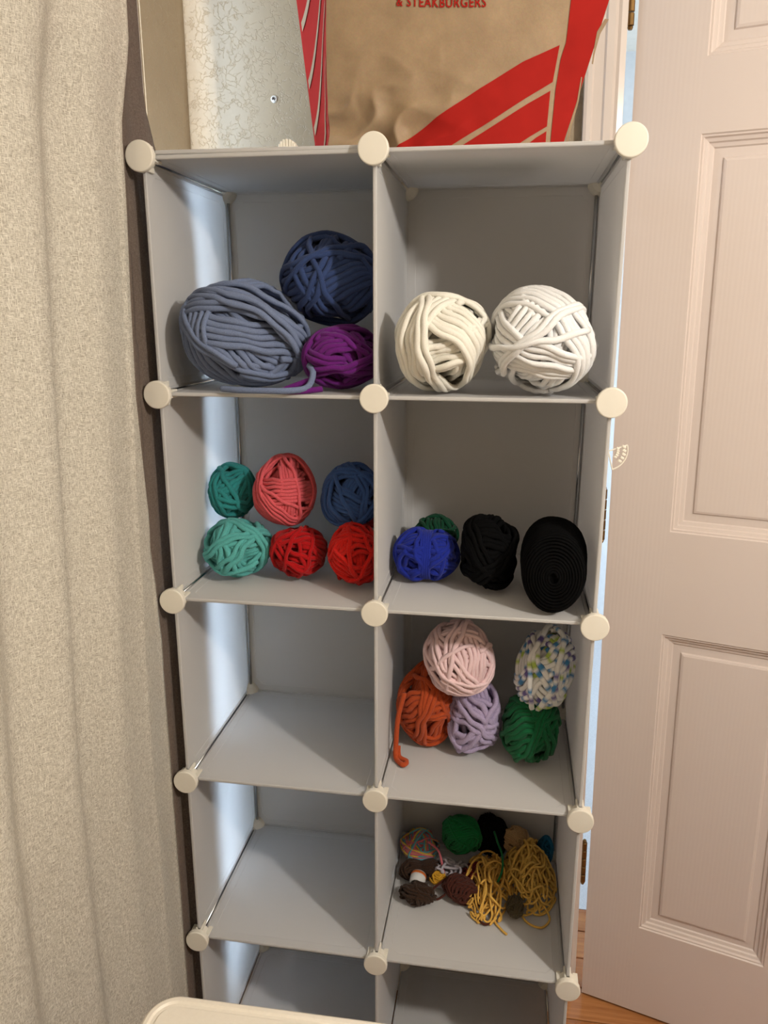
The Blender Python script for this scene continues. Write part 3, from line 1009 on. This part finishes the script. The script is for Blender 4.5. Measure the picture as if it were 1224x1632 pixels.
# second left cube
yarn('yarn_skein', 'small dark teal chenille skein against the left panel', (-.868, .5, -1.568), (.128, .14, .153), (54, 150, 150), 0.0085, G3, pole=(-.8, -.5, .2), tilt=64, turns=34, bundle=4, stray=9, seed=16)
yarn('yarn_skein', 'light teal chenille skein at the bottom left of the second left cube', (-.795, .334, -1.829), (.190, .171, .160), (100, 188, 184), 0.0086, G3, pole=(-.6, -.6, .1), tilt=66, turns=40, bundle=6, stray=9, seed=17)
yarn('yarn_skein', 'coral pink chenille skein on top, between teal and blue', (-.564, .45, -1.538), (.167, .184, .192), (240, 104, 112), 0.0062, G3, pole=(-.2, -1, -.5), tilt=64, turns=60, bundle=9, stray=4, seed=18)
yarn('yarn_skein', 'denim blue chenille skein leaning on the center panel', (-.205, .43, -1.553), (.166, .182, .175), (66, 98, 160), 0.0072, G3, pole=(.1, -.9, -.5), tilt=62, turns=50, bundle=8, stray=7, seed=19)
yarn('yarn_skein', 'dark red chenille skein under the coral one', (-.476, .367, -1.843), (.151, .166, .147), (190, 24, 28), 0.0074, G3, pole=(.9, -.4, 0), tilt=72, turns=44, bundle=7, stray=7, seed=20)
yarn('yarn_skein', 'bright red chenille skein under the blue one, by the center panel', (-.155, .292, -1.822), (.146, .17, .167), (232, 40, 34), 0.0074, G3, pole=(-.2, -1, .2), tilt=64, turns=44, bundle=7, stray=7, seed=21)
rb = yarn('yarn_skein', 'red skein with a white paper band, half hidden behind the bright red one', (-.165, .70, -1.84), (.115, .13, .150), (200, 30, 30), .0058, G3, pole=(0, 0, 1), tilt=70, turns=34, bundle=6, seed=22)
m = MB(); m.lathe([(.100*S, -.03*S), (.128*S, -.028*S), (.138*S, .02*S), (.128*S, .07*S), (.1*S, .072*S)], 'z', 30); m.obj('paper_band', PAPERW, rb, True)
# second right cube
pinch = lambda d: 1-.22*np.exp(-(d[:, 0]/.22)**2)
rbk = yarn('yarn_skein', 'royal blue skein tied round its middle', (.192, .427, -1.850), (.174, .139, .141), (34, 50, 158), 0.0080, G4, pole=(1, -.2, .2), tilt=60, turns=40, bundle=4, stray=8, seed=23, shape=pinch)
m = MB()
for i in range(5):
    a = np.linspace(0, 2*np.pi, 40, endpoint=False); x = (-.022+.011*i)*S
    rr = .118*S
    m.tube([(x+.0006*math.sin(3*t), rr*1.0*math.cos(t), rr*1.02*math.sin(t)) for t in a], .0030, 7, True)
m.obj('tie', rbk.data.materials[0], rbk, True)
yarn('yarn_skein', 'dark green skein mostly hidden behind the royal blue one', (.207, .70, -1.848), (.135, .115, .143), (16, 72, 48), .0066, G4, pole=(0, -.4, 1), tilt=68, turns=36, bundle=5, seed=24)
BLK = mat_yarn('yarn_black', (5, 5, 6), sheen=.0)
yarn('yarn_skein', 'black chenille skein, ball shaped, in the middle of its cube', (.514, .36, -1.797), (.147, .176, .192), (15, 15, 17), .0075, G4, pole=(.1, -1, .2), tilt=64, turns=44, bundle=6, seed=25, mat=BLK)
cyl = lambda d: 1/np.maximum(1e-3, (np.sqrt(d[:, 0]**2+d[:, 2]**2)**5+np.abs(d[:, 1])**5)**.2)
yarn('yarn_cone', 'large black barrel-shaped yarn roll at the right of its cube', (.822, .23, -1.790), (.160, .25, .198), (12, 12, 14), .0042, G4, pole=(0, -1, 0), turns=44, style='coil', seed=26, mat=BLK, shape=cyl, npt=40, rot=(0, 0, -.06))
# third right cube
yarn('yarn_skein', 'rust orange chenille skein against the center panel', (.192, .487, -2.735), (.160, .169, .253), (196, 84, 44), 0.0088, G5, pole=(.8, -.2, .55), tilt=68, turns=48, bundle=6, stray=6, seed=27,
     tails=[[(.09, .37, -2.62), (.06, .345, -2.75), (.052, .33, -2.88), (.055, .30, -2.972), (.10, .245, -2.976), (.115, .28, -2.976), (.07, .31, -2.97), (.06, .35, -2.93)]])
yarn('yarn_skein', 'pale pink chenille skein sitting on top of the rust and lavender ones', (.374, .40, -2.40), (.194, .18, .208), (255, 222, 224), 0.0075, G5, pole=(.05, -.9, .2), tilt=62, turns=52, bundle=5, stray=9, seed=28)
yarn('yarn_skein', 'lavender chenille skein between the rust and green ones', (.470, .459, -2.775), (.150, .153, .214), (190, 174, 208), 0.0094, G5, pole=(.5, -.5, .7), tilt=64, turns=38, bundle=5, stray=9, seed=29, rot=(0, .15, 0))
yarn('yarn_skein', 'dark green chenille skein under the speckled one', (.764, .40, -2.785), (.162, .168, .205), (24, 104, 62), 0.008, G5, pole=(.2, -.8, .5), tilt=64, turns=44, bundle=7, stray=5, seed=30)
yarn('yarn_skein', 'white skein speckled with blue, lime and purple on the green one', (.826, .40, -2.435), (.156, .160, .235), (250, 250, 250), 0.009, G5, pole=(.9, -.3, .35), tilt=70, turns=46, bundle=6, stray=3, seed=31, rot=(0, .12, 0),
     palette=[(250, 250, 248), (250, 250, 248), (70, 140, 196), (250, 250, 248), (250, 250, 248), (186, 212, 100), (250, 250, 248), (250, 250, 248), (110, 98, 168), (250, 250, 248), (250, 250, 248), (70, 140, 196), (250, 250, 248)], seglen=.0085)
# fourth right cube: scraps
FW = .0034
yarn('yarn_ball', 'small ball of pink, yellow and turquoise striped yarn', (.141, .78, -3.885), (.125, .122, .104), (230, 150, 150), FW, G6, pole=(.2, -.7, .6), tilt=60, turns=56, bundle=6, stray=5, seed=32,
     palette=[(238, 128, 138), (110, 186, 200), (244, 204, 92), (238, 128, 138), (110, 186, 200), (238, 160, 120)], seglen=.11,
     tails=[[(.20, .70, -3.79), (.27, .66, -3.82), (.31, .60, -3.92), (.35, .52, -3.96), (.45, .5, -3.955), (.55, .54, -3.95)]], tail_r=.0022)
yarn('yarn_ball', 'emerald green yarn ball at the back of the scrap pile', (.404, .80, -3.785), (.129, .116, .125), (30, 134, 72), .0044, G6, pole=(.2, -.8, .5), tilt=66, turns=70, bundle=10, stray=4, seed=33)
yarn('yarn_ball', 'black yarn ball at the back beside the emerald one', (.582, .84, -3.80), (.110, .085, .150), (14, 15, 18), FW, G6, pole=(0, -.5, .8), tilt=66, turns=50, bundle=8, seed=34, mat=BLK)
yarn('yarn_ball', 'small tan yarn ball behind the yellow tangle', (.735, .82, -3.80), (.085, .075, .085), (206, 168, 120), .0036, G6, pole=(0, -.4, .9), tilt=64, turns=44, bundle=8, seed=35)
yarn('yarn_ball', 'bright blue yarn bit in the back right corner', (.915, .84, -3.87), (.055, .06, .10), (28, 110, 150), FW, G6, pole=(1, 0, .3), tilt=70, turns=30, bundle=6, seed=36)
bow = lambda d: .55+.45*np.minimum(1, np.abs(d[:, 0])/.55)
hb = yarn('yarn_hank', 'dark brown hank with an orange and white paper band', (.165, .62, -3.932), (.135, .075, .058), (66, 46, 34), .0042, G6, pole=(0, 0, 1), tilt=78, turns=34, bundle=6, seed=37, rot=(.0, .0, .15), shape=bow)
m = MB(); m.lathe([(.036*S, -.035*S), (.044*S, -.034*S), (.047*S, 0), (.044*S, .034*S), (.036*S, .035*S)], 'x', 24); 
bnd = m.obj('paper_band', PAPERW, hb, True); bnd.rotation_euler = (0, -.25, 1.45); bnd.location = (-.005*S, -.105*S, .018*S)
m = MB(); m.lathe([(.0450*S, .012*S), (.0475*S, .014*S), (.0455*S, .030*S), (.040*S, .031*S)], 'x', 24)
m.obj('orange_stripe', simple('orange_print', (214, 110, 40), .6), bnd, True)
yarn('yarn_hank', 'dark brown bundle of yarn fanned out at the front left of the scraps', (.172, .415, -3.925), (.113, .080, .066), (64, 45, 33), .0046, G6, pole=(1, .1, .1), tilt=30, turns=34, bundle=6, seed=38, rot=(0, 0, .2))
yarn('yarn_hank', 'reddish brown yarn bundle at the front middle of the scraps', (.425, .48, -3.92), (.125, .085, .072), (86, 44, 34), .0046, G6, pole=(1, -.5, 0), tilt=25, turns=36, bundle=7, seed=39, rot=(0, .0, -.6),
     tails=[[(.50, .36, -3.965), (.56, .30, -3.98), (.60, .33, -3.98), (.585, .42, -3.975), (.52, .44, -3.95)], [(.33, .46, -3.95), (.28, .44, -3.975), (.24, .47, -3.96), (.30, .52, -3.92), (.36, .54, -3.88)]], tail_r=.0022)
yarn('yarn_hank', 'small golden yellow hank beside the white strands', (.275, .585, -3.945), (.075, .05, .045), (236, 178, 56), .0042, G6, pole=(1, 0, 0), tilt=40, turns=22, bundle=5, seed=40, rot=(0, 0, -.3))
yarn('yarn_hank', 'dark olive twisted hank in front of the yellow tangle', (.735, .41, -3.935), (.055, .095, .052), (88, 78, 56), .0046, G6, pole=(0, 1, .2), tilt=80, turns=20, bundle=5, seed=41, rot=(-.25, 0, .1), shape=lambda d: .65+.35*np.minimum(1, (1-d[:, 1])/1.2))

def tangle(name, label, ctr, size, color, r, loops, seed, fl, top=.2, pts=70, bigloops=()):
    """loose heap of one strand: wandering closed loops lying on each other"""
    rng = np.random.default_rng(seed)
    mat = mat_yarn('yarn_'+name+'_%d' % len(MATS), color, nscale=900)
    Vs, Fs, off = [], [], 0
    base = np.array(U(*ctr))
    for q in range(loops):
        t = np.linspace(0, 2*np.pi, pts, endpoint=False)
        cx, cy = rng.normal(0, .38, 2)
        a, b = rng.uniform(.25, .75, 2); ph = rng.uniform(0, 6.28, 6); rt = rng.uniform(0, 3.14)
        x = a*np.cos(t); y_ = b*.6*np.sin(t)
        xx = cx+x*np.cos(rt)-y_*np.sin(rt)+.22*np.sin(2*t+ph[0])+.16*np.sin(3*t+ph[1])+.06*np.sin(7*t+ph[5])
        yy = cy+x*np.sin(rt)+y_*np.cos(rt)+.22*np.sin(2*t+ph[2])+.14*np.sin(4*t+ph[3])+.05*np.sin(6*t+ph[1])
        rad = np.sqrt(xx**2+yy**2); sc = np.where(rad > 1, 1/rad**.75, 1); xx *= sc; yy *= sc
        dome = np.maximum(0, 1-(xx**2+yy**2)*.85)**.6
        lvl = rng.uniform(.25, 1.0)
        zz = lvl*dome*top*(1+.25*np.sin(2*t+ph[4])+.12*np.sin(5*t+ph[0])) + r/S*1.2
        P = np.stack([ctr[0]+xx*size[0], ctr[1]+yy*size[1], fl+np.maximum(zz, r/S*1.1)], 1)
        V, F = tube_np(UA(P), r, 6, True)
        Vs.append(V); Fs += [[i+off for i in f] for f in F]; off += len(V)
    for bl in bigloops:
        P = smooth_path([U(*q) for q in bl], 60)
        V, F = tube_np(P, r, 6)
        Vs.append(V); Fs += [[i+off for i in f] for f in F]; off += len(V)
    o = link(name, mesh(name, np.concatenate(Vs)-base, Fs, mat, True), None, base)
    tag(o, label, 'yarn', G6)
    return o
tangle('yarn_tangle', 'big loose tangle of yellow yarn at the right of the scraps', (.81, .67, f4), (.155, .23), (255, 206, 104), .0020, 60, 51, f4, top=.22,
       bigloops=[[(.75, .45, -3.97), (.80, .36, -3.985), (.88, .33, -3.985), (.93, .40, -3.985), (.90, .47, -3.96)]])
tangle('yarn_tangle', 'smaller yellow yarn tangle in the middle of the scraps', (.57, .57, f4), (.14, .24), (255, 200, 96), .0020, 28, 52, f4, top=.17,
       bigloops=[[(.60, .42, -3.97), (.62, .34, -3.985), (.66, .28, -3.985), (.69, .25, -3.985)]])
tangle('yarn_tangle', 'pale lilac strands lying loose beside the striped ball', (.34, .64, f4), (.14, .12), (214, 206, 214), .0024, 9, 53, f4, top=.12)
tangle('yarn_tangle', 'dark red strands under the yellow tangle', (.50, .60, f4), (.10, .16), (120, 26, 32), .0022, 14, 54, f4, top=.12)
tangle('yarn_tangle', 'loose emerald green strand over the yellow tangle', (.60, .68, f4), (.07, .07), (30, 120, 66), .0020, 2, 55, f4, top=.10,
       bigloops=[[(.60, .74, -3.70), (.625, .66, -3.72), (.65, .60, -3.745), (.655, .54, -3.80), (.63, .50, -3.86)]])
